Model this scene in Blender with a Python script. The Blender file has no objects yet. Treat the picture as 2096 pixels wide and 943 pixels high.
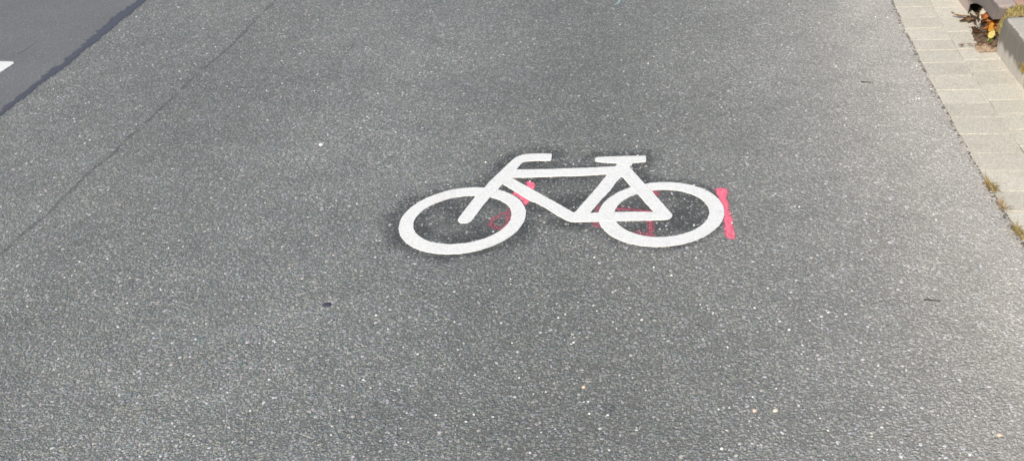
import bpy, bmesh, math, random
import numpy as np
from mathutils import Vector, Matrix, noise as mnoise
random.seed(7)
R = math.radians
scene = bpy.context.scene
C = scene.collection

# ---------------------------------------------------------------- measured plan, metres on the road surface
D = {
  'front_out': [-0.1455,2.9427,0.1977,0.1904,-2.2687],
  'front_in': [-0.1451,2.9433,0.1501,0.1407,-2.828],
  'rear_out': [0.443,2.8553,0.1885,0.1836,-2.3221],
  'rear_in': [0.4453,2.857,0.1394,0.1375,-2.8085],
  'bars': [[-0.1605,2.9412],[-0.1434,2.981],[-0.1247,3.0244],[-0.1,3.0799],[-0.0725,3.1227],[-0.0586,3.1542],[-0.0184,3.2206],[0.0112,3.2705],[0.0262,3.295],[0.0394,3.3099],[0.058,3.3213],[0.072,3.3242],[0.0885,3.3233],[0.1239,3.3169],[0.1558,3.3083],[0.1578,3.3029],[0.1527,3.2657],[0.1501,3.2604],[0.0986,3.2711],[0.0742,3.2738],[0.0631,3.2716],[0.0559,3.2649],[0.0496,3.2516],[0.0358,3.2239],[0.0103,3.1753],[-0.013,3.1357],[-0.0274,3.1087],[-0.034,3.0978],[-0.0564,3.0597],[-0.0883,2.9933],[-0.114,2.9314],[-0.1218,2.9197],[-0.132,2.9154],[-0.1444,2.9184],[-0.147,2.9165],[-0.1569,2.927]],
  'frame': [[0.0116,3.2265],[0.0352,3.2234],[0.0943,3.2112],[0.1472,3.2009],[0.1816,3.1972],[0.2607,3.1844],[0.3501,3.1732],[0.3471,3.172],[0.3726,3.2021],[0.4012,3.1955],[0.3954,3.1553],[0.4232,3.0443],[0.4365,2.9985],[0.4602,2.8976],[0.4596,2.9015],[0.4751,2.8369],[0.4718,2.8269],[0.4662,2.8184],[0.4541,2.8122],[0.4186,2.8187],[0.4124,2.818],[0.3098,2.8357],[0.2596,2.8467],[0.2569,2.8432],[0.2135,2.8509],[0.1784,2.8572],[0.1704,2.8638],[0.1614,2.873],[0.1417,2.9018],[0.1153,2.9451],[0.0858,2.9899],[0.0645,3.0111],[-0.013,3.1357],[-0.0265,3.1582]],
  'hole_main': [[0.0142,3.1739],[0.0695,3.1626],[0.1273,3.1535],[0.1769,3.1464],[0.2289,3.1364],[0.2812,3.132],[0.3198,3.1283],[0.2703,3.0394],[0.191,2.9079],[0.1437,2.9811],[0.091,3.06]],
  'hole_rear': [[0.3621,3.103],[0.3797,3.0297],[0.3932,2.9826],[0.4236,2.8644],[0.3627,2.8785],[0.3093,2.8879],[0.2643,2.8955],[0.2376,2.8971],[0.2795,2.9685],[0.3139,3.0187],[0.3402,3.071]],
  'saddle': [[0.2917,3.2354],[0.2949,3.2447],[0.3018,3.2497],[0.3457,3.243],[0.3986,3.2337],[0.4552,3.2235],[0.4564,3.2191],[0.4523,3.1861],[0.4497,3.1832],[0.4097,3.1842],[0.401,3.1666],[0.3687,3.174],[0.3618,3.1918],[0.348,3.1984],[0.3145,3.2096],[0.2955,3.2198],[0.2916,3.2254]],
  'bar_red': [[0.6253,2.9546],[0.6313,2.9661],[0.6469,2.9687],[0.6615,2.9603],[0.6611,2.9425],[0.6549,2.9206],[0.6475,2.8993],[0.6478,2.8745],[0.6399,2.8316],[0.6388,2.8],[0.6388,2.7804],[0.6322,2.7509],[0.6286,2.7174],[0.6255,2.6825],[0.6216,2.6734],[0.602,2.6799],[0.6015,2.7042],[0.6057,2.7297],[0.6115,2.759],[0.6152,2.7893],[0.6236,2.8512],[0.6276,2.9119]],
  'tick_red': [[0.06,3.1389],[0.0732,3.1388],[0.0889,3.1186],[0.0846,3.0949],[0.0765,3.0722],[0.0626,3.022],[0.0587,3.0019],[0.0478,2.9913],[0.0417,3.016],[0.033,3.0416],[0.0137,3.0672],[0.0197,3.082],[0.0424,3.0689],[0.0592,3.0869],[0.0635,3.1132]],
  'loop_red_path': [[0.0002,2.977],[-0.0044,2.9373],[-0.0173,2.8806],[-0.0329,2.8645],[-0.0497,2.8752],[-0.0637,2.9001],[-0.0553,2.9231],[-0.0343,2.9437],[-0.0135,2.9569],[-0.0034,2.9573]],
  'num_red_a': [[0.3208,2.9085],[0.339,2.9046],[0.3653,2.8965],[0.3884,2.885],[0.4066,2.8742],[0.4196,2.8625]],
  'num_red_b': [[0.4126,2.8729],[0.4051,2.8215],[0.4001,2.7842],[0.3935,2.7387]],
  'num_red_c': [[0.3996,2.7398],[0.3775,2.7513],[0.3556,2.7651]],
  'num_red_d': [[0.4502,2.973],[0.4437,2.9955]],
  'num_red_e': [[0.2703,2.9345],[0.2528,2.8929],[0.2436,2.836],[0.2517,2.8222]],
  'seam_l': [[-1.7206,5.4982],[-1.7091,5.4168],[-1.7347,5.3542],[-1.7617,5.2568],[-1.7844,5.1213],[-1.8093,5.0163],[-1.8274,4.9177],[-1.834,4.8192],[-1.8565,4.7458],[-1.8598,4.6777],[-1.8879,4.5972],[-1.9009,4.5577],[-1.9179,4.4642],[-1.929,4.3894],[-1.9539,4.3286],[-1.9635,4.2653],[-1.9773,4.1967],[-1.9913,4.1224]],
  'seam_r': [[-1.6323,5.47],[-1.6595,5.4012],[-1.6769,5.3255],[-1.6943,5.2155],[-1.725,5.1084],[-1.7388,5.0243],[-1.7583,4.9396],[-1.77,4.8552],[-1.7931,4.8165],[-1.8044,4.7487],[-1.8084,4.6805],[-1.8298,4.6187],[-1.8469,4.5431],[-1.8659,4.4767],[-1.891,4.4223],[-1.9024,4.3486],[-1.9082,4.292],[-1.924,4.2471],[-1.941,4.1876],[-1.9477,4.1192],[-1.9563,4.0308]],
  'joint': [[-0.9449,5.4392],[-1.0241,5.0884],[-1.0404,5.0403],[-1.0878,4.8262],[-1.1148,4.6792],[-1.1535,4.5541],[-1.1971,4.4257],[-1.2335,4.2966],[-1.2702,4.1361],[-1.31,4.0085],[-1.3427,3.8731],[-1.3682,3.7962],[-1.3881,3.7165],[-1.3974,3.6486],[-1.438,3.5712],[-1.4608,3.4678],[-1.4826,3.369],[-1.5024,3.271],[-1.5303,3.2008],[-1.556,3.1146],[-1.5823,3.0322],[-1.6213,2.8881]],
  'crack': [[-2.0723,4.9667],[-2.0773,4.9257],[-2.0865,4.8983],[-2.0935,4.8648],[-2.1101,4.8343],[-2.1268,4.7984]],
  'g_road': [[1.652,4.3661],[1.6026,4.0849],[1.5579,3.8512],[1.5157,3.6294],[1.4959,3.4631],[1.4669,3.2728],[1.4453,3.1496],[1.4279,3.0258],[1.4104,2.9063],[1.396,2.8021],[1.3819,2.6894],[1.3729,2.5742]],
  'g_mid': [[1.7601,4.2553],[1.7175,3.9663],[1.6699,3.7193],[1.6538,3.5745],[1.6202,3.3901],[1.6095,3.2637],[1.5826,3.1094],[1.5683,2.9665]],
  'misc': [[-0.6317,3.565],[0.1304,2.0924],[0.5033,1.9456],[0.5481,1.9383],[0.9914,1.7854],[-0.5228,2.5578],[1.0342,2.2835],[-0.5956,4.441],[0.5734,4.7068],[0.5598,4.654],[1.3001,3.5993]],
  'tufts': [[1.4039,2.8004],[1.4095,2.7404],[1.3942,2.6728],[1.3819,2.5462]],
}
EXPO = .62; ROADK = 2.2; LANEK = 1.42; GRITN = 3100
# ---------------------------------------------------------------- camera, light
CAM_H = 1.7
TH, ROLL = 0.538008, -0.105549            # looks down ~31 degrees, held ~6 degrees off level
cam = bpy.data.objects.new('camera', bpy.data.cameras.new('camera')); C.objects.link(cam)
Fw = Vector((0, math.cos(TH), -math.sin(TH))); Up = Vector((0, math.sin(TH), math.cos(TH))); Xr = Vector((1, 0, 0))
cr, sr = math.cos(ROLL), math.sin(ROLL)
rt = cr * Xr + sr * Up; up = -sr * Xr + cr * Up
cam.matrix_world = Matrix(((rt.x, up.x, -Fw.x, 0), (rt.y, up.y, -Fw.y, 0), (rt.z, up.z, -Fw.z, CAM_H), (0, 0, 0, 1)))
cam.data.sensor_width = 36; cam.data.lens = 36 * 2300 / 2096
cam.data.clip_start = .05; cam.data.clip_end = 1000
scene.camera = cam
cam.data.dof.use_dof = True; cam.data.dof.focus_distance = 2.95; cam.data.dof.aperture_fstop = 6.6

SUN_EL, SUN_TRAVEL = R(38), R(33)         # low autumn sun from behind the camera, light travelling 22 deg right of ahead
w = bpy.data.worlds.new('World'); scene.world = w; w.use_nodes = True
nt = w.node_tree; nt.nodes.clear()
o_ = nt.nodes.new('ShaderNodeOutputWorld'); b_ = nt.nodes.new('ShaderNodeBackground'); s_ = nt.nodes.new('ShaderNodeTexSky')
s_.sky_type = 'NISHITA'; s_.sun_disc = False; s_.sun_elevation = SUN_EL; s_.sun_rotation = math.pi + SUN_TRAVEL
s_.air_density = 1.0; s_.dust_density = 2.0
nt.links.new(s_.outputs[0], b_.inputs[0]); b_.inputs[1].default_value = 0.10
nt.links.new(b_.outputs[0], o_.inputs[0])
sl = bpy.data.lights.new('sun', 'SUN'); sl.energy = 2.6; sl.angle = R(.53); sl.color = (1, .93, .81)
so = bpy.data.objects.new('sun', sl); C.objects.link(so)
L = Vector((math.sin(SUN_TRAVEL) * math.cos(SUN_EL), math.cos(SUN_TRAVEL) * math.cos(SUN_EL), -math.sin(SUN_EL)))
so.rotation_euler = L.to_track_quat('-Z', 'Y').to_euler(); so.location = (-2, -6, 6)
vs = scene.view_settings
vs.view_transform = 'Standard'; vs.look = 'None'; vs.gamma = 1; vs.use_curve_mapping = False
vs.exposure = EXPO

# ---------------------------------------------------------------- node helpers
class N:
    def __init__(self, tree): self.t = tree
    def new(self, typ, **kw):
        n = self.t.nodes.new(typ)
        for k, v in kw.items(): setattr(n, k, v)
        return n
    def put(self, sock, v):
        if hasattr(v, 'is_output') or isinstance(v, bpy.types.NodeSocket): self.t.links.new(v, sock)
        else: sock.default_value = v
    def math(self, op, a, b=None, c=None, clamp=False):
        n = self.new('ShaderNodeMath', operation=op, use_clamp=clamp)
        for i, v in enumerate((a, b, c)):
            if v is not None: self.put(n.inputs[i], v)
        return n.outputs[0]
    def vmath(self, op, a, b=None, scale=None):
        n = self.new('ShaderNodeVectorMath', operation=op)
        self.put(n.inputs[0], a)
        if b is not None: self.put(n.inputs[1], b)
        if scale is not None: self.put(n.inputs['Scale'], scale)
        return n.outputs[0]
    def rng(self, v, a, b, c=0., d=1., smooth=True):
        n = self.new('ShaderNodeMapRange', interpolation_type='SMOOTHSTEP' if smooth else 'LINEAR')
        self.put(n.inputs[0], v)
        for i, x in enumerate((a, b, c, d)): self.put(n.inputs[i + 1], x)
        return n.outputs[0]
    def mix(self, f, a, b, mode='MIX'):
        n = self.new('ShaderNodeMix', data_type='RGBA', blend_type=mode)
        self.put(n.inputs[0], f); self.put(n.inputs[6], a); self.put(n.inputs[7], b)
        return n.outputs[2]
    def mixf(self, f, a, b):
        n = self.new('ShaderNodeMix', data_type='FLOAT')
        self.put(n.inputs[0], f); self.put(n.inputs[2], a); self.put(n.inputs[3], b)
        return n.outputs[0]
    def ramp(self, v, stops, interp='LINEAR'):
        n = self.new('ShaderNodeValToRGB'); n.color_ramp.interpolation = interp
        e = n.color_ramp.elements
        while len(e) < len(stops): e.new(.5)
        for el, (p, c) in zip(e, stops):
            el.position = p; el.color = (*((c, c, c) if not hasattr(c, '__len__') else c), 1)
        self.put(n.inputs[0], v); return n.outputs[0]
    def noise(self, vec, scale, detail=2, rough=.5, out=0):
        n = self.new('ShaderNodeTexNoise'); self.put(n.inputs['Vector'], vec)
        n.inputs['Scale'].default_value = scale; n.inputs['Detail'].default_value = detail; n.inputs['Roughness'].default_value = rough
        return n.outputs[out]
    def vor(self, vec, scale):
        n = self.new('ShaderNodeTexVoronoi'); self.put(n.inputs['Vector'], vec); n.inputs['Scale'].default_value = scale
        return n.outputs['Distance'], n.outputs['Color']
    def sep(self, c):
        n = self.new('ShaderNodeSeparateColor'); self.put(n.inputs[0], c); return n.outputs
    def attr(self, name):
        return self.new('ShaderNodeAttribute', attribute_name=name).outputs['Fac']
    def pos(self): return self.new('ShaderNodeNewGeometry').outputs['Position']
    def bump(self, h, strength=.5, dist=.002, normal=None):
        n = self.new('ShaderNodeBump'); n.inputs['Strength'].default_value = strength; n.inputs['Distance'].default_value = dist
        self.put(n.inputs['Height'], h)
        if normal is not None: self.put(n.inputs['Normal'], normal)
        return n.outputs[0]

def mat(name):
    m = bpy.data.materials.new(name); m.use_nodes = True; m.node_tree.nodes.clear()
    n = N(m.node_tree); o = n.new('ShaderNodeOutputMaterial'); p = n.new('ShaderNodeBsdfPrincipled')
    m.node_tree.links.new(p.outputs[0], o.inputs[0])
    def fin(col, rough=.8, normal=None, spec=.3, alpha=None):
        n.put(p.inputs['Base Color'], (*col, 1) if isinstance(col, tuple) else col); n.put(p.inputs['Roughness'], rough)
        n.put(p.inputs['Specular IOR Level'], spec)
        if normal is not None: n.put(p.inputs['Normal'], normal)
        if alpha is not None: n.put(p.inputs['Alpha'], alpha)
        return m
    return n, fin

def grain_group():
    """Crushed-stone grain shared by the asphalt and everything sprayed or laid on it."""
    g = bpy.data.node_groups.new('asphalt_grain', 'ShaderNodeTree')
    g.interface.new_socket('Scale', in_out='INPUT', socket_type='NodeSocketFloat')
    for nm, ty in (('Value', 'NodeSocketFloat'), ('Height', 'NodeSocketFloat'), ('Tilt', 'NodeSocketVector'), ('Chip', 'NodeSocketFloat')):
        g.interface.new_socket(nm, in_out='OUTPUT', socket_type=ty)
    n = N(g); gi = n.new('NodeGroupInput'); go = n.new('NodeGroupOutput')
    p = n.vmath('SCALE', n.pos(), scale=gi.outputs[0])
    wob = n.noise(p, 55, 1, .5, 1)
    p = n.vmath('ADD', p, n.vmath('SCALE', n.vmath('SUBTRACT', wob, (.5, .5, .5)), scale=.008))
    d1, c1 = n.vor(p, 112); d2, c2 = n.vor(p, 225)
    s1 = n.sep(c1); s2 = n.sep(c2)
    pres = n.rng(s1[1], .30, .34)
    m1 = n.math('MULTIPLY', n.rng(d1, .34, .62, 1, 0), pres)
    m2 = n.rng(d2, .30, .60, 1, 0)
    v1 = n.ramp(s1[0], [(0, .060), (.15, .103), (.5, .136), (.81, .170), (.94, .212), (.985, .29), (1, .52)])
    v2 = n.ramp(s2[0], [(0, .080), (.5, .122), (.88, .156), (1, .30)])
    low = n.mixf(m2, .062, v2)
    val = n.mixf(m1, low, v1)
    fine = n.noise(p, 900, 2, .6)
    val = n.math('MULTIPLY', val, n.rng(fine, .25, .75,    .9, 1.1, False))
    val = n.mixf(.04, val, .132)
    h = n.math('ADD', n.math('MULTIPLY', m1, n.rng(s1[2], 0, 1, .55, 1., False)), n.math('MULTIPLY', m2, .45))
    h = n.math('ADD', h, n.math('MULTIPLY', fine, .25))
    t = n.vmath('SCALE', n.vmath('SUBTRACT', c1, (.5, .5, .5)), scale=m1)
    for i, v in enumerate((val, h, t, m1)): n.put(go.inputs[i], v)
    return g
GRAIN = grain_group()
def grain(n, scale=1.):
    q = n.new('ShaderNodeGroup'); q.node_tree = GRAIN; q.inputs[0].default_value = scale
    return q.outputs
def tilted(n, tilt, k):
    ge = n.new('ShaderNodeNewGeometry').outputs['Normal']
    return n.vmath('NORMALIZE', n.vmath('ADD', ge, n.vmath('SCALE', tilt, scale=k)))

def road_mat():
    n, fin = mat('coarse_asphalt'); v, h, t, chip = grain(n); p = n.pos()
    big = n.noise(p, 1.1, 3, .55); mid = n.noise(p, 7, 3, .6); blot = n.noise(p, 24, 2, .6)
    k = n.math('MULTIPLY', n.rng(big, .3, .7, .87, 1.10, False), n.rng(mid, .3, .7, .92, 1.08, False))
    k = n.math('MULTIPLY', k, n.rng(blot, .3, .7, .95, 1.05, False))
    k = n.math('MULTIPLY', k, n.math('ADD', 1., n.math('MULTIPLY', n.attr('track'), n.rng(mid, .25, .75, .6, 1.3, False))))
    col = n.mix(1., n.vmath('SCALE', n.mix(big, (.955, 1.0, .965, 1), (1.025, 1.008, .935, 1)), scale=k), v, 'MULTIPLY')
    col = n.mix(1., col, n.vmath('ADD', (1, 1, 1), n.vmath('MULTIPLY', n.vmath('SCALE', t, scale=.30), (1, .55, 1))), 'MULTIPLY')     # every chip its own rock
    # asphalt blends to a paler, warmer grey-beige towards the gutter
    edge_tone = n.attr('edge_tone'); dn = n.math('MULTIPLY', edge_tone, n.rng(mid, .2, .8, .75, 1.2, False), clamp=True)
    edge_col = n.mix(1., (2.18, 2.04, 1.82, 1), v, 'MULTIPLY')
    edge_col = n.mix(.35, edge_col, (.24, .222, .19, 1))
    col = n.mix(dn, col, edge_col)
    # binder darkened by the burner around the symbol
    st = n.attr('stain'); st = n.math('ADD', st, n.math('MULTIPLY', n.math('SUBTRACT', n.noise(p, 110, 4, .75), .5), 1.7))
    st = n.math('MULTIPLY', n.rng(st, .2, .85), n.math('GREATER_THAN', n.attr('stain'), .001))
    st = n.math('MULTIPLY', st, n.rng(n.noise(p, 8, 3, .6), .32, .6, .35, 1.))
    stc = n.mix(n.math('MULTIPLY', chip, n.rng(v, .10, .19)), n.mix(1., col, (.30, .31, .33, 1), 'MULTIPLY'), n.mix(1., col, (.72, .72, .73, 1), 'MULTIPLY'))
    col = n.mix(n.math('MULTIPLY', st, .80), col, stc)
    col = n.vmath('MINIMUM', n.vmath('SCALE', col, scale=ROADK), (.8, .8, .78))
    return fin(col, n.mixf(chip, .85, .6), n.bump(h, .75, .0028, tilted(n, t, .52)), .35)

def lane_mat():
    n, fin = mat('smooth_asphalt'); v, h, t, chip = grain(n, 1.9); p = n.pos()
    big = n.noise(p, 1.6, 3, .6)
    val = n.mixf(.7, .145, v)
    col = n.mix(1., n.vmath('SCALE', n.mix(big, (.99, .99, 1.01, 1), (1.0, 1.0, .97, 1)), scale=n.rng(big, .3, .7, .92, 1.08, False)), val, 'MULTIPLY')
    return fin(n.vmath('SCALE', col, scale=LANEK), .75, n.bump(h, .3, .0012, tilted(n, t, .2)), .35)

def paint_mat():
    n, fin = mat('white_thermoplastic'); v, h, t, chip = grain(n); p = n.pos()
    a = n.noise(p, 16, 4, .65); b = n.noise(p, 320, 2, .6); s = n.noise(p, 6, 2)
    col = n.mix(a, (.82, .812, .77, 1), (.86, .852, .81, 1))
    col = n.mix(n.rng(b, .48, .66, 0, .4), col, (.66, .66, .64, 1))
    col = n.mix(n.rng(h, .25, .05, 0, .35), col, (.42, .42, .41, 1))
    col = n.mix(n.rng(n.noise(p, 38, 4, .7), .52, .72, 0, .4), col, (.58, .575, .55, 1))
    col = n.mix(n.rng(s, .62, .75, 0, .25), col, (.78, .66, .60, 1))
    return fin(n.vmath('SCALE', col, scale=.97), .55, n.bump(n.math('ADD', n.math('MULTIPLY', h, .5), n.math('MULTIPLY', b, .5)), .4, .0025), .4)

def spray_mat(name, c, thick):
    n, fin = mat(name); v, h, t, chip = grain(n); p = n.pos()
    cov = n.attr('cover'); nz = n.noise(p, 130, 3, .7)
    a = n.math('ADD', cov, n.math('MULTIPLY', n.math('SUBTRACT', nz, .5), 1.5 - thick * .4))
    a = n.math('ADD', a, n.math('MULTIPLY', n.math('SUBTRACT', h, .8), .30 - thick * .22))
    a = n.rng(a, .30, .60)
    a = n.math('MULTIPLY', a, n.math('ADD', n.math('MULTIPLY', thick, .25), .72))
    col = n.mix(n.rng(n.noise(p, 90, 2), .3, .7), (*[x * .8 for x in c], 1), (*[min(1, x * 1.1) for x in c], 1))
    return fin(col, .7, n.bump(h, .55, .0028, tilted(n, t, .45)), .3, a)

def concrete_mat(name, c, c2, nscale=60, dirt=.25):
    n, fin = mat(name); p = n.pos()
    tone = n.attr('tone'); f = n.noise(p, nscale, 4, .65); g = n.noise(p, 420, 2, .6); bl = n.noise(p, 9, 3, .6)
    col = n.mix(f, (*c, 1), (*c2, 1))
    col = n.mix(1., col, n.vmath('SCALE', (1, 1, 1), scale=n.math('ADD', .92, n.math('MULTIPLY', tone, .16))), 'MULTIPLY')
    g = n.noise(p, 170, 3, .75)
    col = n.mix(n.rng(g, .5, .66, 0, .5), col, (*[x * .55 for x in c], 1))
    col = n.mix(n.rng(g, .32, .48, .5, 0), col, (*[min(1, x * 1.35) for x in c2], 1))
    col = n.mix(n.rng(bl, .48, .75, 0, dirt), col, (*[x * .6 for x in c], 1))
    return fin(col, .85, n.bump(n.math('ADD', f, g), .35, .0015), .25)

def plain_mat(name, c, c2=None, rough=.7, nscale=80, spec=.3, bump=.3):
    n, fin = mat(name); p = n.pos(); f = n.noise(p, nscale, 3, .65)
    col = n.mix(n.rng(f, .3, .7), (*c, 1), (*(c2 or [x * .6 for x in c]), 1))
    return fin(col, rough, n.bump(f, bump, .001), spec)

def seam_mat(name, c, rough, cut, amount, freq=19, top=1.):
    n, fin = mat(name); p = n.pos(); nz = n.noise(p, freq, 5, .75); nf = n.noise(p, 210, 2, .6)
    a = n.math('ADD', n.attr('cover'), n.math('MULTIPLY', n.math('SUBTRACT', nz, .5), amount))
    a = n.math('ADD', a, n.math('MULTIPLY', n.math('SUBTRACT', nf, .5), .5))
    col = n.mix(nz, (*c, 1), (*[x * 1.5 for x in c], 1))
    return fin(col, rough, n.bump(nf, .3, .001), .5, n.rng(a, cut, cut + .25, 0, top))

# ---------------------------------------------------------------- mesh helpers
def obj(name, me, m, parent=None):
    o = bpy.data.objects.new(name, me); C.objects.link(o)
    if m: me.materials.append(m)
    if parent: o.parent = parent; o.matrix_parent_inverse = Matrix.Translation(-parent.location)
    return o
def tag(o, label=None, cat=None, group=None, kind=None):
    for k, v in (('label', label), ('category', cat), ('group', group), ('kind', kind)):
        if v: o[k] = v
    return o
def bm_obj(name, bm, m, parent=None, smooth=False):
    me = bpy.data.meshes.new(name); bm.to_mesh(me); bm.free()
    if smooth:
        for f in me.polygons: f.use_smooth = True
    return obj(name, me, m, parent)
def set_attr(me, name, vals):
    a = me.attributes.new(name, 'FLOAT', 'POINT'); a.data.foreach_set('value', np.asarray(vals, dtype=np.float32))
def grid_obj(name, xs, ys, z, m, keep=None, warp=None):
    X, Y = np.meshgrid(xs, ys); nx, ny = len(xs), len(ys)
    if warp: X, Y = warp(X, Y)
    v = np.stack([X.ravel(), Y.ravel(), np.full(X.size, z)], 1)
    idx = np.arange(nx * ny).reshape(ny, nx)
    f = np.stack([idx[:-1, :-1].ravel(), idx[:-1, 1:].ravel(), idx[1:, 1:].ravel(), idx[1:, :-1].ravel()], 1)
    if keep is not None:
        k = keep(v); f = f[k[f].any(1)]
        used = np.unique(f); re_ = np.full(len(v), -1); re_[used] = np.arange(len(used)); v = v[used]; f = re_[f]
    me = bpy.data.meshes.new(name); me.from_pydata(v.tolist(), [], f.tolist())
    return obj(name, me, m), v
def seg_dist(P, poly, closed):
    poly = np.asarray(poly); A = poly if closed else poly[:-1]; B = np.roll(poly, -1, 0) if closed else poly[1:]
    best = np.full(len(P), 1e9)
    for a, b in zip(A, B):
        ab = b - a; t = np.clip(((P - a) @ ab) / max(ab @ ab, 1e-12), 0, 1)
        best = np.minimum(best, np.hypot(*(P - a - t[:, None] * ab).T))
    return best
def inside(P, poly):
    poly = np.asarray(poly); r = np.zeros(len(P), bool)
    for (x0, y0), (x1, y1) in zip(poly, np.roll(poly, -1, 0)):
        c = (y0 > P[:, 1]) != (y1 > P[:, 1])
        if y0 != y1: r ^= c & (P[:, 0] < (x1 - x0) * (P[:, 1] - y0) / (y1 - y0) + x0)
    return r
def ellipse(e, n=160):
    cx, cy, a, b, ang = e; out = []
    for i in range(n):
        t = 2 * math.pi * i / n; x, y = a * math.cos(t), b * math.sin(t)
        out.append((cx + x * math.cos(ang) - y * math.sin(ang), cy + x * math.sin(ang) + y * math.cos(ang)))
    return out
def soften(poly, step=.004, round_=2, jit=.0005):
    """corner-cut an outline, resample it and let the edge wander a little, as a cut and melted strip does"""
    p = [Vector(q) for q in poly]
    for _ in range(round_):
        q = []
        for a, b in zip(p, p[1:] + p[:1]):
            d = (b - a).length; t = min(.25, .004 / max(d, 1e-6)); q += [a.lerp(b, t), a.lerp(b, 1 - t)]
        p = q
    out = []
    for a, b in zip(p, p[1:] + p[:1]):
        k = max(1, int((b - a).length / step))
        out += [a.lerp(b, i / k) for i in range(k)]
    return [(v.x + jit * (mnoise.noise((v.x * 70, v.y * 70, 1)) * 2 + mnoise.noise((v.x * 240, v.y * 240, 3)) * 1.6), v.y + jit * (mnoise.noise((v.x * 70, v.y * 70, 9)) * 2 + mnoise.noise((v.x * 240, v.y * 240, 5)) * 1.6)) for v in out]
def slab_mesh(name, loops, z0, z1, bev=.0009):
    """flat plate with holes and a rounded rim, from outlines"""
    cu = bpy.data.curves.new(name, 'CURVE'); cu.dimensions = '2D'; cu.fill_mode = 'BOTH'
    for lp in loops:
        s = cu.splines.new('POLY'); s.points.add(len(lp) - 1); s.use_cyclic_u = True
        for pt, (x, y) in zip(s.points, lp): pt.co = (x, y, 0, 1)
    h = (z1 - z0) / 2; cu.extrude = max(h - bev, .0001); cu.bevel_depth = bev; cu.bevel_resolution = 2; cu.offset = -bev
    t = bpy.data.objects.new(name, cu); C.objects.link(t)
    dg = bpy.context.evaluated_depsgraph_get(); dg.update()
    me = bpy.data.meshes.new_from_object(t.evaluated_get(dg)); me.name = name
    bpy.data.objects.remove(t); bpy.data.curves.remove(cu)
    me.transform(Matrix.Translation((0, 0, (z0 + z1) / 2)))
    return me

# ---------------------------------------------------------------- plan curves
def curve(pts, deg=2):
    pts = np.array(pts); lo, hi = pts[:, 1].min(), pts[:, 1].max(); c = np.polyfit(pts[:, 1], pts[:, 0], deg); d = np.polyder(c)
    def f(y):
        y = np.asarray(y, float); yc = np.clip(y, lo, hi)
        return np.polyval(c, yc) + np.polyval(d, yc) * (y - yc)
    return f
x_edge = curve(D['g_road']); x_mid0 = curve(D['g_mid'])
x_mid = lambda y: x_edge(y) + .155 - .012 * np.clip((np.asarray(y) - 3) / 1.2, 0, 1)
seam_mid = np.array([(a[0], a[1]) for a in D['seam_l']] + [(a[0], a[1]) for a in D['seam_r']])
x_seam = curve(seam_mid, 1)
BIKE = {'wheels': [ellipse(D['front_out']), ellipse(D['rear_out'])], 'solid': [D['bars'], D['frame'], D['saddle']]}

# ---------------------------------------------------------------- road
M_road, M_lane, M_white = road_mat(), lane_mat(), paint_mat()
def steps(*spans):
    out = []
    for a, b, s in spans: out += list(np.arange(a, b - 1e-9, s))
    return np.array(out + [spans[-1][1]])
xs = steps((-60, -6, 6), (-6, -.6, .15), (-.6, .9, .015), (.9, 2.1, .05), (2.1, 3, .3)); ys = steps((-60, -4, 8), (-4, 2.4, .1), (2.4, 3.6, .015), (3.6, 7, .1), (7, 15, 1), (15, 175, 20))
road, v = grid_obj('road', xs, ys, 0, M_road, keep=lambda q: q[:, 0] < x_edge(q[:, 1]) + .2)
tag(road, 'grey coarse asphalt carriageway with pale stone chips', kind='structure')
P = v[:, :2]
st = np.zeros(len(P)); near = (P[:, 0] > -.6) & (P[:, 0] < .9) & (P[:, 1] > 2.4) & (P[:, 1] < 3.6); Q = P[near]
dist = np.full(len(Q), 1e9)
for q in BIKE['wheels'] + BIKE['solid']: dist = np.minimum(dist, np.where(inside(Q, q), 0, seg_dist(Q, q, True)))
dist = np.where(inside(Q, D['hole_main']), np.minimum(dist, .03), dist)
# the burner was swung wider towards the left and the far side than towards the kerb
wide = .095 - .04 * np.clip((Q[:, 0] - .1) / .5, 0, 1) - .035 * np.clip((2.85 - Q[:, 1]) / .1, 0, 1)
wide = wide * np.array([1 + .55 * mnoise.noise((q[0] * 7, q[1] * 7, 2)) for q in Q])
st[near] = np.clip(1 - dist / wide, 0, 1) ** .8
set_attr(road.data, 'stain', st)
gd = x_edge(P[:, 1]) - P[:, 0]
set_attr(road.data, 'track', -.17 * np.exp(-((gd - 1.22) / .36) ** 2) - .07 * np.exp(-((gd - 2.75) / .25) ** 2) + .07 * np.exp(-((gd - 2.0) / .35) ** 2))   # wheel paths
set_attr(road.data, 'edge_tone', np.clip(np.exp(-np.clip(gd, 0, 9) / .26) * 1.05 + .34 * np.exp(-np.clip(gd, 0, 9) / .75) - .02, 0, 1) * (gd < 4))  # weight of the paler grey-beige, strongest at the gutter, fading across the road

lane, _ = grid_obj('road_lane', steps((-60, -8, 8), (-8, 0, .5)), ys, .0010, M_lane, warp=lambda X, Y: (X + x_seam(Y), Y))
tag(lane, 'smooth dark grey asphalt of the neighbouring lane', kind='structure')

# ground and pavement beyond the kerb
M_pave = concrete_mat('pink_paving', (.44, .255, .19), (.56, .37, .29), 40, .3)
KA = R(8); KO = Vector((1.814, 3.745, 0)); KU = Vector((math.sin(KA), math.cos(KA), 0)); KN = Vector((math.cos(KA), -math.sin(KA), 0))
def K(s, t, z=0): return KO + KU * s + KN * t + Vector((0, 0, z))      # along the kerb, to the right of its face, height

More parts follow.
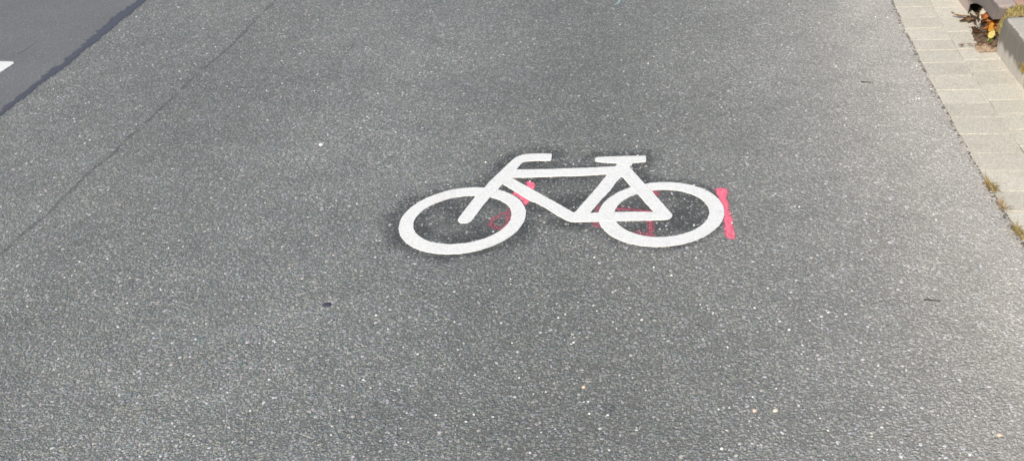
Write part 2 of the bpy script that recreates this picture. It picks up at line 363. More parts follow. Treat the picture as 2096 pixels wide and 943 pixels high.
def block(bm, c, z0, z1, bev, tone=None, jit=.0, lay=None):
    """bevelled stone from four plan corners (anticlockwise)"""
    vb = [bm.verts.new((x, y, z0)) for x, y in c]; vt = [bm.verts.new((x + random.uniform(-jit, jit), y + random.uniform(-jit, jit), z1 + random.uniform(-jit, jit) * .5)) for x, y in c]
    fs = [bm.faces.new(vt)]
    n = len(c)
    for i in range(n): fs.append(bm.faces.new((vb[i], vb[(i + 1) % n], vt[(i + 1) % n], vt[i])))
    es = [e for e in fs[0].edges] + [e for f in fs[1:] for e in f.edges if (e.verts[0].co.z > z0 + 1e-5) != (e.verts[1].co.z > z0 + 1e-5)]
    r = bmesh.ops.bevel(bm, geom=list(set(es)), offset=bev, segments=2, affect='EDGES', profile=.6)
    if lay is not None:
        for f in fs + r['faces']:
            if f.is_valid:
                for vv in f.verts: vv[lay] = tone
        for vv in r['verts']: vv[lay] = tone

# gutter: two rows of concrete blocks on a sand bed
M_gut = concrete_mat('gutter_concrete', (.485, .452, .37), (.65, .612, .515), 55, .26)
M_sand = plain_mat('joint_sand', (.10, .088, .07), (.05, .046, .036), .95, 200)
yy = steps((-30, 0, 1), (0, 6, .05), (6, 30, 1))
me = bpy.data.meshes.new('gutter_bed')
me.from_pydata([(float(x_edge(y)) + .005, float(y), .0005) for y in yy] + [(float(x_edge(y)) + .34, float(y), .0005) for y in yy], [], [(i, i + len(yy), i + 1 + len(yy), i + 1) for i in range(len(yy) - 1)])
tag(obj('gutter_bed', me, M_sand), 'sandy mortar showing in the joints of the gutter', kind='structure')
bm = bmesh.new(); lay = bm.verts.layers.float.new('tone')
j1 = [2.66, 2.775, 2.90, 3.0154, 3.142, 3.2625, 3.37, 3.476, 3.595, 3.71, 3.823, 3.923]
j2 = [3.139, 3.255, 3.358, 3.478, 3.595, 3.697, 3.80, 3.965, 4.105]
def extend(j, lo, hi, s=.118):
    j = list(j)
    while j[0] > lo: j.insert(0, j[0] - s + random.uniform(-.004, .004))
    while j[-1] < hi: j.append(j[-1] + s + random.uniform(-.004, .004))
    return j
TJ = math.tan(R(12))
for row, (j, fa, fb) in enumerate(((extend(j1, 0, 9), lambda y: float(x_edge(y)), lambda y: float(x_mid(y))),
                                  (extend(j2, 0, 9), lambda y: float(x_mid(y)), lambda y: float(x_mid(y)) + .142))):
    for y0, y1 in zip(j, j[1:]):
        g = random.uniform(.001, .0024); w_ = fb(y0) - fa(y0); e = random.uniform(.004, .0075)
        dl = [random.uniform(-.0025, .0025) if row == 0 else random.uniform(-.0015, .0015) for _ in range(2)]
        a = (fa(y0) + e * .5 + dl[0], y0 + g); b = (fb(y0) - e * .5, y0 + g - w_ * TJ)
        c = (fb(y1) - e * .5, y1 - g - w_ * TJ); d = (fa(y1) + e * .5 + dl[1], y1 - g)
        block(bm, [a, b, c, d], -.03, .0042 + random.uniform(-.0008, .0008), .0013, random.random(), .0012, lay)
gut = bm_obj('gutter', bm, M_gut); tag(gut, 'two rows of pale beige concrete blocks forming the road gutter', kind='structure')

# pavement sheet and the earth under it
me = bpy.data.meshes.new('ground'); me.from_pydata([(-200, -200, -.06), (200, -200, -.06), (200, 200, -.06), (-200, 200, -.06)], [], [(0, 1, 2, 3)])
tag(obj('ground', me, M_sand), 'bare earth under the street', kind='structure')
bm = bmesh.new(); lay = bm.verts.layers.float.new('tone')
for iy in range(-2, 30):
    for ix in range(0, 10):
        s0, t0 = (.090) + iy * .105, .092 + ix * .21 + (.105 if iy % 2 else 0)
        if iy < 0: continue
        c = [K(s0 + .002, t0 + .002), K(s0 + .002, t0 + .208), K(s0 + .103, t0 + .208), K(s0 + .103, t0 + .002)]
        block(bm, [(q.x, q.y) for q in c], .06, .137 + random.uniform(-.0015, .0015), .004, random.random(), .001, lay)
tag(bm_obj('pavement', bm, M_pave), 'pinkish brick paving of the footway beyond the kerb', kind='structure')
M_flag = concrete_mat('footway_concrete', (.40, .39, .36), (.52, .50, .47), 50, .25)
me = bpy.data.meshes.new('footway'); q = [K(-20, .16, .13), K(-20, 30, .13), K(.06, 30, .13), K(.06, .16, .13)]
me.from_pydata([tuple(a) for a in q], [], [(0, 1, 2, 3)]); set_attr(me, 'tone', [.5] * 4)
tag(obj('footway', me, M_flag), 'pale concrete footway behind the kerb', kind='structure')

# ---------------------------------------------------------------- kerbstones
def kerb(name, s0, s1, label, m, lean=.012, w=.165, h=.137, opening=None):
    bm = bmesh.new(); lay = bm.verts.layers.float.new('tone')
    n = max(2, int((s1 - s0) / .03)); prof = [(0, -.03), (lean * .3, .05), (lean, h - .018), (lean + .004, h - .007), (lean + .013, h - .001), (lean + .03, h), (w, h), (w, -.03)]
    rings = []
    for i in range(n + 1):
        s = s0 + (s1 - s0) * i / n; ring = []
        endf = min(s - s0, s1 - s) 
        for t, z in prof:
            j = mnoise.noise((s * 26, t * 40, z * 40)) * .0028 * (t < w)
            zz = z
            if opening and opening[0] <= s <= opening[1] and z < opening[2]:
                u = (s - opening[0]) / (opening[1] - opening[0]); zz = max(z, opening[2] * (1 - .25 * (2 * u - .6) ** 2))
            if endf < .012 and z > h - .02: zz = zz - (.012 - endf) * .5
            ring.append(bm.verts.new(K(s, t + j + (.0035 if endf < .006 and t < .02 else 0), zz + j * .4)))
        rings.append(ring)
    for a, b in zip(rings, rings[1:]):
        for i in range(len(prof) - 1): bm.faces.new((a[i], b[i], b[i + 1], a[i + 1]))
    bm.faces.new(rings[0]); bm.faces.new(rings[-1][::-1])
    bmesh.ops.recalc_face_normals(bm, faces=bm.faces)
    for vv in bm.verts: vv[lay] = .5
    return tag(bm_obj(name, bm, m), label, 'kerbstone')
def kerb_mat(name, c, c2, dirtc):
    n, fin = mat(name); p = n.pos(); z = n.new('ShaderNodeSeparateXYZ'); n.put(z.inputs[0], p)
    st = n.new('ShaderNodeMapping'); n.put(st.inputs[0], p); st.inputs['Scale'].default_value = (1, 1, .25)
    f = n.noise(p, 70, 4, .65); d = n.noise(st.outputs[0], 34, 4, .7); g = n.noise(p, 400, 2)
    col = n.mix(f, (*c, 1), (*c2, 1))
    band = n.math('MULTIPLY', n.rng(z.outputs[2], .02, .085), n.rng(z.outputs[2], .128, .1365, 1, 0))     # tyre grime below the arris
    k = n.rng(n.math('ADD', band, n.math('MULTIPLY', n.math('SUBTRACT', d, .5), 1.5)), .12, .75)
    col = n.mix(n.math('MULTIPLY', k, .85), col, (*dirtc, 1))
    col = n.mix(n.rng(g, .6, .8, 0, .35), col, (*[x * .5 for x in c], 1))
    return fin(col, .85, n.bump(n.math('ADD', f, n.math('MULTIPLY', g, .7)), .6, .002), .25)
M_kerb = kerb_mat('kerb_concrete', (.40, .37, .315), (.55, .515, .45), (.125, .112, .094))
M_kerb2 = kerb_mat('kerb_purple_concrete', (.37, .30, .26), (.46, .375, .33), (.11, .095, .083))
kerb('kerbstone', -.305, 0, 'short pale concrete kerbstone with grimy face, right beside the leaf-filled gap', M_kerb)
o = kerb('kerbstone', -1.31, -.313, 'kerbstone nearest the camera, past the tufted upright joint', M_kerb); o.name = 'kerbstone'
kerb('kerbstone', .082, 1.07, 'purplish kerbstone with a dark drain mouth above the leaves', M_kerb2, lean=.02, w=.088, opening=(.07, .36, .100))
for k in range(3):
    kerb('kerbstone', -1.318 - (k + 1) * 1.008 + .008, -1.318 - k * 1.008, 'pale kerbstone further along the gutter', M_kerb)['group'] = 'kerbstones further along the gutter'
for k in range(3):
    kerb('kerbstone', 1.078 + k * 1.008, 1.078 + k * 1.008 + 1.0, 'pale kerbstone further along the gutter', M_kerb)['group'] = 'kerbstones further along the gutter'
# ---------------------------------------------------------------- bicycle symbol
def empty(name, loc):
    o = bpy.data.objects.new(name, None); C.objects.link(o); o.location = loc; o.empty_display_size = .1; return o
bike = tag(empty('bicycle_symbol', (.15, 2.9, 0)), 'white bicycle symbol laid on the grey asphalt over red spray marks', 'road marking')
bpy.context.view_layer.update()
obj('wheel', slab_mesh('wheel', [soften(ellipse(D['front_out']), .004, 0, .0007), soften(ellipse(D['front_in']), .004, 0, .0007)], .0004, .0030), M_white, bike)
obj('wheel', slab_mesh('wheel', [soften(ellipse(D['rear_out']), .004, 0, .0007), soften(ellipse(D['rear_in']), .004, 0, .0007)], .0005, .0031), M_white, bike)
obj('frame', slab_mesh('frame', [soften(D['frame']), soften(D['hole_main']), soften(D['hole_rear'])], .0006, .0036), M_white, bike)
obj('handlebar', slab_mesh('handlebar', [soften(D['bars'])], .0007, .0040), M_white, bike)
obj('saddle', slab_mesh('saddle', [soften(D['saddle'])], .0007, .0041), M_white, bike)

dash = obj('lane_dash', slab_mesh('lane_dash', [soften([(-2.1653, 4.7509), (-2.1063, 4.7335), (-2.0948, 4.7241), (-2.0883, 4.7123), (-2.0889, 4.7029), (-2.1164, 4.615), (-2.34, 3.70), (-2.458, 3.73), (-2.224, 4.765)])], .0012, .0036), M_white)
tag(dash, 'white painted lane dash on the smooth asphalt, its pointed corner showing', 'road marking')

# ---------------------------------------------------------------- red setting-out marks, sprayed before the symbol was laid
M_red = spray_mat('bright_red_spray', (.95, .19, .27), 1.0); M_red2 = spray_mat('worn_red_spray', (.62, .13, .19), 0.)
def spray(label, m, fields, z=.0003, cell=.0035, fuzz=.006, strength=1., gain=1.):
    pts = np.concatenate([np.array(f[1]) for f in fields]); lo, hi = pts.min(0) - .03, pts.max(0) + .03
    def cover(P):
        c = np.zeros(len(P))
        for kind, poly, r in fields:
            d = seg_dist(P, poly, kind == 'area')
            sd = np.where(inside(P, poly), d, -d) if kind == 'area' else r - d
            c = np.maximum(c, np.clip(.5 + sd / (2 * fuzz), 0, 1))
        return c * strength
    o, v = grid_obj('spray_mark', np.arange(lo[0], hi[0], cell), np.arange(lo[1], hi[1], cell), z, m, keep=lambda q: cover(q[:, :2]) > .02)
    set_attr(o.data, 'cover', cover(v[:, :2])); return tag(o, label, 'spray mark')
spray('bright red sprayed bar across the road touching the rear wheel', M_red, [('area', D['bar_red'], 0)], fuzz=.011)
spray('red sprayed tick showing on both sides of the sloping frame tube', M_red, [('area', D['tick_red'], 0)], fuzz=.007)
spray('faint red loop sprayed inside the front wheel', M_red2, [('line', D['loop_red_path'], .0095)], fuzz=.011, strength=.72)
spray('faint red sprayed figure half hidden under the rear wheel', M_red2, [('line', D[k], r) for k, r in (('num_red_a', .011), ('num_red_b', .012), ('num_red_c', .010), ('num_red_d', .013), ('num_red_e', .010))], fuzz=.011, strength=.72)

# ---------------------------------------------------------------- seams and cracks
def strip(name, left, right, z, m, label, cat, step=.012, edge=.5):
    """irregular ribbon between two outlines, 5 verts across; attribute cover falls to the edges"""
    def res(p):
        p = np.array(p); d = np.concatenate([[0], np.cumsum(np.hypot(*np.diff(p, axis=0).T))]); n = int(d[-1] / step)
        t = np.linspace(0, d[-1], n); return np.stack([np.interp(t, d, p[:, 0]), np.interp(t, d, p[:, 1])], 1), n
    if step: a, n = res(left); b, _ = res(right)
    else: a, b = np.array(left), np.array(right); n = len(a)
    b = np.stack([np.interp(np.linspace(0, 1, n), np.linspace(0, 1, len(b)), b[:, i]) for i in (0, 1)], 1)
    v, cov = [], []
    for i in range(n):
        for q, c in zip((-.35, 0, .35, .65, 1, 1.35), (0, edge, 1, 1, edge, 0)):
            v.append((*(a[i] + (b[i] - a[i]) * q), z)); cov.append(c)
    f = [(i * 6 + k, i * 6 + k + 1, i * 6 + k + 7, i * 6 + k + 6) for i in range(n - 1) for k in range(5)]
    me = bpy.data.meshes.new(name); me.from_pydata(v, [], f); set_attr(me, 'cover', cov)
    o = obj(name, me, m); tag(o, label, cat); return o
def extend_line(p, k0, k1):
    p = [np.array(q) for q in p]; d = p[0] - p[-1]; d = d / np.hypot(*d)
    return [p[0] + d * k0] + p + [p[-1] - d * k1]
# bitumen joint between the two lanes, following both measured edges
ys_ = np.linspace(5.6, 4.0, 28); mm = lambda s: np.array(sorted([tuple(q) for q in D[s]], key=lambda q: q[1]))
sl_, sr_ = mm('seam_l'), mm('seam_r')
Lp = [(float(np.interp(y, sl_[:, 1], sl_[:, 0])), y) for y in ys_ if y < 5.47]; Rp = [(float(np.interp(y, sr_[:, 1], sr_[:, 0])), y) for y in ys_ if y < 5.47]
M_tar = seam_mat('bitumen', (.060, .061, .072), .5, .50, 1.3, 60)
def ragged(p, amp, step=.011):
    p = np.array(p); d = np.concatenate([[0], np.cumsum(np.hypot(*np.diff(p, axis=0).T))]); t = np.linspace(0, d[-1], int(d[-1] / step))
    q = np.stack([np.interp(t, d, p[:, 0]), np.interp(t, d, p[:, 1])], 1); q[:, 0] += np.array([amp * (random.uniform(-1, 1) + 1.6 * mnoise.noise((k * .22, amp * 900, 0))) for k in range(len(t))]); return q
strip('bitumen_seam', ragged(extend_line(Lp, 20, 8), .0095), ragged(extend_line(Rp, 20, 8), .0055), .0016, M_tar, 'dark ragged bitumen seam between the smooth lane and coarse asphalt', 'road seam', None)
M_crack = seam_mat('crack_dirt', (.085, .088, .094), .85, .66, 2.6, 14, .30)
def ribbon(pts, wd, z, m, name, label, cat, step=.008):
    p = np.array(pts); d = np.gradient(p, axis=0); nrm = np.stack([-d[:, 1], d[:, 0]], 1) / np.hypot(*d.T)[:, None]
    wv = np.array([wd * (.7 + .6 * random.random()) for _ in p])[:, None]
    return strip(name, p - nrm * wv, p + nrm * wv, z, m, label, cat, step)
jl = np.array(D['joint']); jn = np.stack([np.interp(np.linspace(0, 1, 90), np.linspace(0, 1, len(jl)), jl[:, i]) for i in (0, 1)], 1)
jn = jn + np.stack([[mnoise.noise((i * .35, 3, 0)) * .007 for i in range(90)], np.zeros(90)], 1)
ribbon(jn, .0105, .0006, M_crack, 'paving_joint', 'thin broken dark joint line running along the coarse asphalt', 'road seam')
ribbon(D['crack'], .006, .0014, M_crack, 'crack', 'short dark crack in the smooth lane near the white dash', 'crack')
ribbon([(-.615, 4.39), (-.600, 4.43), (-.588, 4.47), (-.583, 4.53)], .006, .0006, M_crack, 'crack', 'small dark nick in the coarse asphalt beyond the bicycle symbol', 'crack')

# ---------------------------------------------------------------- small things on the road
def stone_mesh(name, r, seed, flat=.5):
    bm = bmesh.new(); bmesh.ops.create_icosphere(bm, subdivisions=2, radius=r)
    for vv in bm.verts:
        k = 1 + .35 * mnoise.noise(vv.co / r * .9 + Vector((seed, 0, 0))); vv.co *= k; vv.co.z *= flat
    me = bpy.data.meshes.new(name); bm.to_mesh(me); bm.free(); return me
M_stone = [plain_mat('white_stone', (.85, .84, .78), (.7, .69, .62)), plain_mat('orange_stone', (.72, .50, .37), (.66, .52, .42)), plain_mat('buff_stone', (.78, .72, .56), (.6, .55, .45))]
mi = D['misc']
for (x, y), r, m, lab in ((mi[0], .0085, 0, 'white pebble lying alone on the asphalt, left of the bicycle symbol'),
                          (mi[1], .0052, 1, 'orange pebble nearest below the bicycle symbol'),
                          (mi[2], .0054, 1, 'pale orange pebble, the brighter of the close pair'),
                          (mi[3], .0055, 2, 'cream pebble, the duller of the close pair'),
                          (mi[4], .0060, 1, 'small orange pebble nearest the camera by the gutter side')):
    o = obj('pebble', stone_mesh('pebble', r, x * 9 + 3, .55), M_stone[m]); o.location = (x, y, r * .25); o.rotation_euler.z = random.random() * 6; tag(o, lab, 'pebble')
# second, paler lobe of the white pebble is crushed lime around it: left to the grit
M_gum = plain_mat('tar_lump', (.075, .072, .10), (.05, .05, .07), .6, 120)
bm = bmesh.new(); bmesh.ops.create_icosphere(bm, subdivisions=3, radius=1)
for vv in bm.verts:
    k = 1 + .3 * mnoise.noise(vv.co * 1.3); vv.co = Vector((vv.co.x * .0135 * k, vv.co.y * .0100 * k, vv.co.z * .0022))
o = bm_obj('tar_spot', bm, M_gum, smooth=True); o.location = (*mi[5], .0008); tag(o, 'flattened dark bluish tar lump on the open asphalt', 'tar spot')
def tube(name, pts, r, m, sides=6):
    bm = bmesh.new(); rings = []
    pts = [Vector(p) for p in pts]
    for i, p in enumerate(pts):
        d = (pts[min(i + 1, len(pts) - 1)] - pts[max(i - 1, 0)]).normalized(); a = d.cross(Vector((0, 0, 1))).normalized(); b = a.cross(d)
        rr = r * (1 - .6 * i / (len(pts) - 1)); rings.append([bm.verts.new(p + (a * math.cos(t) + b * math.sin(t)) * rr) for t in [2 * math.pi * k / sides for k in range(sides)]])
    for a, b in zip(rings, rings[1:]):
        for k in range(sides): bm.faces.new((a[k], a[(k + 1) % sides], b[(k + 1) % sides], b[k]))
    bm.faces.new(rings[0][::-1]); bm.faces.new(rings[-1]); return bm_obj(name, bm, m)
M_twig = plain_mat('twig_bark', (.05, .045, .04), (.03, .027, .025), .9)
x, y = mi[6]
tag(tube('twig', [(x - .017, y + .009, .002), (x - .008, y + .006, .0035), (x + .002, y + .001, .003), (x + .012, y - .001, .003), (x + .019, y - .0035, .002)], .0022, M_twig), 'short dark twig lying on the paler asphalt by the gutter', 'twig')
tag(tube('twig', [(1.283, 3.612, .002), (1.30, 3.600, .003), (1.318, 3.594, .002)], .0022, M_twig), 'tiny dark twig on the asphalt beside the gutter blocks', 'twig')
M_chalk = spray_mat('pale_turquoise_chalk', (.42, .66, .62), .6)
o = spray('short pale turquoise chalk line at the far end of the coarse lane', M_chalk, [('line', [(.60, 4.83), (.585, 4.76), (.573, 4.70), (.562, 4.665), (.548, 4.655)], .0035)], fuzz=.003); o.name = 'chalk_line'; o['category'] = 'chalk line'

# loose pale grit pressed into the surface
bm = bmesh.new(); lay = bm.verts.layers.float.new('tone'); rg = random.Random(3)
def blob(bm, x, y, r, tone, rg):
    n = rg.choice((5, 6, 7)); a0 = rg.random() * 6; sx = rg.uniform(.6, 1); ca, sa = math.cos(a0), math.sin(a0); vs_ = []
    for i in range(n):
        t = 2 * math.pi * (i + rg.uniform(-.25, .25)) / n; px, py = r * math.cos(t), r * math.sin(t) * sx
        vs_.append((x + px * ca - py * sa, y + px * sa + py * ca))
    lo = [bm.verts.new((*q, -.0006)) for q in vs_]; hz = rg.uniform(.25, .55) * r; tx, ty = rg.uniform(-.25, .25), rg.uniform(-.35, .1)
    hi = [bm.verts.new((x + (q[0] - x) * .72, y + (q[1] - y) * .72, max(.0004, hz + (q[0] - x) * tx + (q[1] - y) * ty))) for q in vs_]
    bm.faces.new(hi)
    for i in range(n): bm.faces.new((lo[i], lo[(i + 1) % n], hi[(i + 1) % n], hi[i]))
    for q in lo + hi: q[lay] = tone
solid = BIKE['wheels'] + BIKE['solid']
cand = []
while len(cand) < GRITN:
    y = rg.uniform(1.5, 5.6); x = rg.uniform(-.62 * y - .1, .52 * y + .4)
    if x < float(x_seam(y)) + .04 or x > float(x_edge(y)): continue
    if rg.random() > .45 + 1.3 * mnoise.noise((x * 1.6, y * 1.6, 4)) + .25 * (y < 2.6): continue
    cand.append((x, y))
ca = np.array(cand); bad = np.zeros(len(ca), bool)
for q in solid: bad |= inside(ca, q) | (seg_dist(ca, q, True) < .006)
bad &= ~(inside(ca, D['hole_main']) & (seg_dist(ca, D['hole_main'], True) > .01))
for q in ('front_in', 'rear_in'):
    e = ellipse(D[q]); bad &= ~(inside(ca, e) & (seg_dist(ca, e, True) > .008) & (rg.random() < 2) & ~inside(ca, D['frame']) & ~inside(ca, D['bars']))
for (x, y), b in zip(cand, bad):
    if b: continue
    q = rg.random(); blob(bm, x, y, rg.uniform(.0014, .0028) if q < .86 else rg.uniform(.0028, .0044), rg.uniform(.25, .7) if q < .8 else rg.uniform(.7, 1), rg)
def grit_mat():
    n, fin = mat('grit'); t = n.attr('tone'); f = n.noise(n.pos(), 500, 2)
    col = n.mix(t, (.25, .25, .24, 1), (.88, .88, .85, 1)); return fin(n.mix(n.rng(f, .5, .8, 0, .3), col, (.4, .4, .38, 1)), .5, None, .5)
tag(bm_obj('grit', bm, grit_mat()), 'pale grit scattered over the asphalt', kind='stuff')

bm = bmesh.new(); lay = bm.verts.layers.float.new('tone')
for k in range(900):                       # crumbled asphalt and sand along the ragged road edge
    y = rg.uniform(2.0, 5.2); x = float(x_edge(y)) + rg.gauss(.001, .006) + .004 * mnoise.noise((y * 22, 1, 1)); blob(bm, x, y, rg.uniform(.0018, .0052), rg.choice((.0, .05, .1, .3)), rg)
tag(bm_obj('crumbs', bm, plain_mat('asphalt_crumbs', (.17, .155, .14), (.09, .085, .08), .9, 150)), 'crumbled asphalt and sand along the edge of the gutter', kind='stuff')

# ---------------------------------------------------------------- gap in the kerb: soil, leaves, moss, tufts
M_soil = plain_mat('damp_leaf_mould', (.17, .115, .075), (.055, .038, .027), .95, 70, .2, .8)
M_drain = plain_mat('drain_dark', (.02, .018, .016), (.012, .011, .01), .95)
def mound(name, s0, s1, t0, t1, hf, m, n=(40, 40), label=None):
    v = []; 
    for i in range(n[0]):
        for j in range(n[1]):
            s = s0 + (s1 - s0) * i / (n[0] - 1); t = t0 + (t1 - t0) * j / (n[1] - 1); q = K(s, t)
            v.append((q.x, q.y, hf(s, t) + .006 * mnoise.noise((q.x * 60, q.y * 60, 0)) + .003 * mnoise.noise((q.x * 200, q.y * 200, 5))))
    f = [(i * n[1] + j, i * n[1] + j + 1, (i + 1) * n[1] + j + 1, (i + 1) * n[1] + j) for i in range(n[0] - 1) for j in range(n[1] - 1)]
    me = bpy.data.meshes.new(name); me.from_pydata(v, [], f); return tag(obj(name, me, m), label, kind='stuff')
def soil_h(s, t):
    e = max(0, 1 - ((s - .10) / .20) ** 2)
    return -.012 + .050 * e * min(1, max(0, (t + .075) / .10)) + .072 * max(0, min(1, (t - .012) / .06)) - .012 * max(0, s - .2) / .2
mound('soil', .012, .40, -.062, .26, soil_h, M_soil, (70, 60), 'dark leaf mould filling the gap between the kerbstones')

mound('sand', -.012, .075, -.085, .012, lambda s, t: .0065 + .010 * max(0, 1 - ((s - .03) / .045) ** 2 - ((t + .02) / .05) ** 2) - .02 * max(0, -t - .05) / .03, plain_mat('washed_sand', (.40, .30, .215), (.27, .185, .125), .95, 110, .2, .7), (30, 34), 'pinkish washed sand in front of the leaves')
def leaf_mesh(l, wd, curl, cup, seed, lobes=0):
    """curled dead leaf with a raised midrib, pointed tip and stalk"""
    rr = random.Random(seed); bm = bmesh.new(); rows = []
    n = 9
    for i in range(n):
        u = i / (n - 1); hw = wd * (math.sin(math.pi * min(1, u * .96 + .04)) ** .8) * (1 - .25 * u) * (1 + lobes * (i % 2 - .5))
        x = (u - .5) * l; zc = curl * l * (u - .4) ** 2 * 2
        row = []
        for k in (-1, -.5, 0, .5, 1):
            row.append(bm.verts.new((x + rr.uniform(-.03, .03) * l - abs(k) * lobes * l * .1, hw * k, zc + cup * hw * abs(k) ** 1.5 + rr.uniform(-.03, .03) * l)))
        rows.append(row)
    for a, b in zip(rows, rows[1:]):
        for k in range(4): bm.faces.new((a[k], b[k], b[k + 1], a[k + 1]))
    st = [bm.verts.new((-.5 * l - .3 * l, -.012 * l, .05 * l)), bm.verts.new((-.5 * l - .3 * l, .012 * l, .05 * l)), rows[0][3], rows[0][1]]
    bm.faces.new(st)
    r = bmesh.ops.solidify(bm, geom=bm.faces[:], thickness=.0006)
    me = bpy.data.meshes.new('leaf'); bm.to_mesh(me); bm.free()
    for f in me.polygons: f.use_smooth = True
    return me
def face(o, nrm, along):
    z = Vector(nrm).normalized(); x = Vector(along); x = (x - z * x.dot(z)).normalized(); y = z.cross(x)
    o.rotation_euler = Matrix((x, y, z)).transposed().to_euler()
def leaf_mat(name, c, c2): return plain_mat(name, c, c2, .6, 150, .35, .4)
LM = {'yellow': leaf_mat('yellow_leaf', (.80, .45, .035), (.70, .32, .03)), 'pale': leaf_mat('pale_yellow_leaf', (.82, .74, .30), (.75, .62, .20)),
      'orange': leaf_mat('orange_brown_leaf', (.68, .29, .09), (.46, .17, .06)), 'brown': leaf_mat('brown_leaf', (.20, .105, .055), (.10, .055, .03)),
      'tan': leaf_mat('tan_leaf', (.48, .31, .17), (.34, .20, .11)), 'white': leaf_mat('bleached_leaf', (.85, .80, .68), (.75, .68, .55)),
      'grey': leaf_mat('silvery_leaf', (.62, .58, .55), (.42, .36, .34)), 'rust': leaf_mat('rust_leaf', (.38, .13, .065), (.24, .085, .045))}
def leaf(x, y, z, l, wd, m, rot, label, group=None, curl=.35, cup=.5, seed=1, lobes=0.):
    o = obj('leaf', leaf_mesh(l, wd, curl, cup, seed, lobes), LM[m]); o.location = (x, y, z); o.rotation_euler = [R(a) for a in rot]; return tag(o, label, 'leaf', group)
face(leaf(1.829, 3.826, .060, .048, .017, 'yellow', (0, 0, 0), 'bright yellow leaf propped up beside the kerbstone end', curl=.15, cup=.2, seed=2), (-.5, -.75, .45), (.12, .35, 1))
face(leaf(1.817, 3.793, .050, .036, .017, 'pale', (0, 0, 0), 'pale lemon leaf just below the bright yellow one', curl=.15, cup=.1, seed=3), (-.4, -.7, .55), (.5, .2, .8))
face(leaf(1.851, 3.955, .070, .058, .017, 'white', (0, 0, 0), 'bleached white leaf in the mouth of the drain', curl=.2, cup=.2, seed=4), (-.4, -.75, .5), (.35, .3, .8))
face(leaf(1.834, 3.945, .026, .046, .008, 'grey', (0, 0, 0), 'narrow silvery curled leaf at the edge of the gutter block', curl=.4, cup=.9, seed=5), (-.5, -.4, .7), (.15, .9, .3))
leaf(1.815, 4.075, .016, .070, .012, 'tan', (10, -8, 165), 'tan curled leaf lying out on the gutter away from the heap', curl=.25, seed=6, lobes=.15)
rg = random.Random(11)
for k in range(17):
    x, y = 1.815 + rg.uniform(-.005, .065), rg.uniform(3.80, 3.955); x += (y - 3.80) * .14
    leaf(x, y, .050 + rg.uniform(0, .024), rg.uniform(.038, .062), rg.uniform(.011, .020), 'orange' if rg.random() < .72 else 'rust', (rg.uniform(-10, 55), rg.uniform(-35, 35), rg.uniform(0, 360)),
         'crumpled orange-brown leaf in the heap between the kerbstones', 'orange-brown leaves in the kerb gap', rg.uniform(.2, .9), rg.uniform(.3, 1.1), k + 20, rg.choice((0, .2, .35)))
for k in range(20):
    s, t = rg.uniform(.02, .33), rg.uniform(-.035, .06); q = K(s, t)
    leaf(q.x, q.y, max(.012, soil_h(s, t) + .010), rg.uniform(.03, .055), rg.uniform(.008, .016), rg.choice(('brown', 'brown', 'rust', 'tan')), (rg.uniform(-25, 40), rg.uniform(-30, 30), rg.uniform(0, 360)),
         'dark shrivelled leaf in the mould of the kerb gap', 'dark leaves in the kerb gap', rg.uniform(.2, .9), rg.uniform(.3, 1.1), k + 60, rg.choice((0, .2, .35)))
for k in range(8):
    u = k / 7; x, y = 1.705 + .105 * u + rg.uniform(-.01, .01), 3.806 - .025 * u + rg.uniform(-.006, .006)
    leaf(x, y, .014 + rg.uniform(0, .004), rg.uniform(.014, .026), rg.uniform(.003, .006), rg.choice(('rust', 'tan', 'tan')), (rg.uniform(-15, 15), rg.uniform(-15, 15), rg.uniform(140, 190)),
         'small withered scrap caught in the gutter joint by the kerb end', 'leaf scraps in the gutter joint', rg.uniform(.2, .6), .5, k + 100)

def blade_mesh(n, rad, hgt, lean, seed, wd=.0016, flat=0.):
    rr = random.Random(seed); bm = bmesh.new()
    for _ in range(n):
        a = rr.uniform(0, 6.283); r0 = rad * math.sqrt(rr.random()); b = Vector((math.cos(a) * r0, math.sin(a) * r0, 0)); h = hgt * rr.uniform(.45, 1); az = rr.uniform(0, 6.283); ln = lean * rr.uniform(.2, 1) * h
        d = Vector((math.cos(az), math.sin(az), 0)); sd = Vector((-d.y, d.x, 0)) * wd * rr.uniform(.6, 1.2); pv = None
        for i in range(4):
            u = i / 3; c = b + d * ln * u * u + Vector((0, 0, h * (u - flat * u * u))); ws = sd * (1 - .85 * u)
            cur = (bm.verts.new(c - ws), bm.verts.new(c + ws))
            if pv: bm.faces.new((pv[0], pv[1], cur[1], cur[0]))
            pv = cur
    me = bpy.data.meshes.new('blades'); bm.to_mesh(me); bm.free(); return me
G1 = plain_mat('dry_olive_grass', (.40, .29, .10), (.26, .19, .06), .7, 60); G2 = plain_mat('green_shoot', (.12, .20, .04), (.08, .13, .03), .6, 60); G3 = plain_mat('straw_moss', (.44, .31, .17), (.32, .22, .11), .8, 60)
def tuft(x, y, z, parts, label):
    e = tag(empty('grass_tuft', (x, y, z)), label, 'grass tuft')
    for nm, me, m in parts:
        o = bpy.data.objects.new(nm, me); C.objects.link(o); me.materials.append(m); o.parent = e
    return e
T = D['tufts']
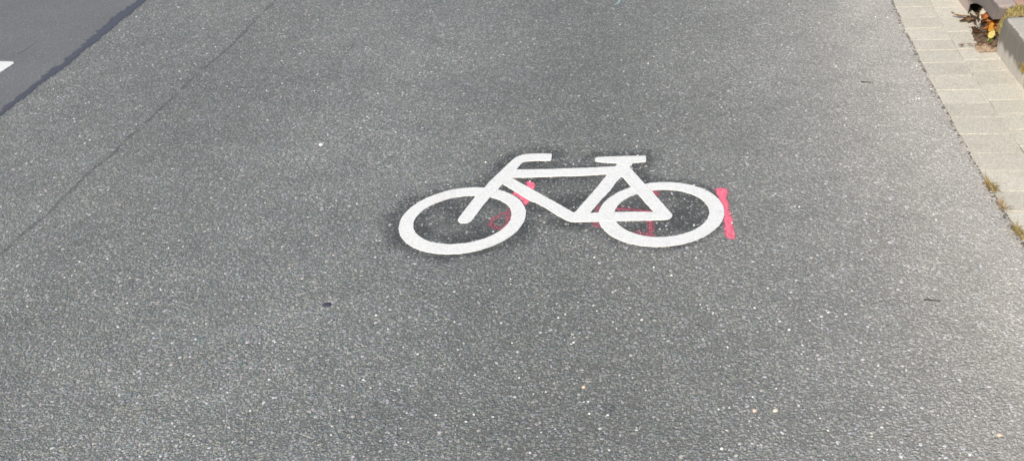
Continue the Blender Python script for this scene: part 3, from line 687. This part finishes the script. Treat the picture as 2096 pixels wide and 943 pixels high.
def edge_tuft(y, n, ext, seed, label, m1, m2):
    x = float(x_edge(y)) + .004; a = blade_mesh(n, .010, .017, 1.6, seed, .0013); b = blade_mesh(n // 3, .010, .009, 1.6, seed + 1, .0017, .4)
    for me in (a, b):
        for vv in me.vertices: vv.co.y *= 1; vv.co.y += 0
        me.transform(Matrix.Rotation(0, 4, 'Z') @ Matrix.Diagonal((1, ext, 1, 1)))
    return tuft(x, y, .001, [('blades', a, m1), ('moss_pad', b, m2)], label)
edge_tuft(2.800, 75, 3.0, 1, 'thickest olive-brown grass tuft between the road edge and the gutter blocks', G1, G3)
edge_tuft(2.690, 34, 2.6, 3, 'thin brownish grass tuft between the road edge and gutter, second from the kerb gap', G3, G1)
edge_tuft(2.545, 50, 3.2, 5, 'olive and rust tuft at the gutter edge nearest the camera', G1, G3)
q = K(-.309, .004, .055); tuft(q.x, q.y, q.z, [('blades', blade_mesh(70, .010, .035, 1.2, 8, .0018), G1)], 'dry tuft growing from the upright joint between two kerbstones')
q = K(.053, -.002, .022); tuft(q.x, q.y, q.z, [('blades', blade_mesh(34, .012, .030, .5, 9, .0022), G2)], 'green grass sprig sprouting under the pale lemon leaf')
# moss and dead grass along the joint between kerb top and brick paving
def moss_h(s, t): return .134 + .012 * max(0, 1 - abs((s - .036) / .05)) - .085 * max(0, min(1, (.062 - t) / .048)) ** 1.3
mm_ = mound('moss_bed', -.010, .088, .014, .62, moss_h, plain_mat('moss', (.33, .26, .11), (.19, .14, .065), .95, 90, .1, .9), (24, 130), 'olive moss along the joint beside the brick paving')
bm = bmesh.new(); rg = random.Random(5); me_all = bmesh.new()
for k in range(300):
    s, t = .036 + rg.gauss(0, .019), rg.uniform(.022, .6); q = K(s, t, moss_h(s, t)); h = rg.uniform(.008, .022); az = rg.uniform(0, 6.28); d = Vector((math.cos(az), math.sin(az), 0)) * h * .8; sd = Vector((-d.y, d.x, 0)).normalized() * .0018
    a = [me_all.verts.new(p) for p in (q - sd, q + sd, q + d * .5 + sd * .7 + Vector((0, 0, h * .8)), q + d + Vector((0, 0, h)), q + d * .5 - sd * .7 + Vector((0, 0, h * .8)))]
    me_all.faces.new(a)
bm.free(); tag(bm_obj('dry_grass', me_all, plain_mat('dry_moss_grass', (.42, .34, .12), (.27, .24, .08), .8, 40)), 'short dry grass growing in the paving joint', kind='stuff')
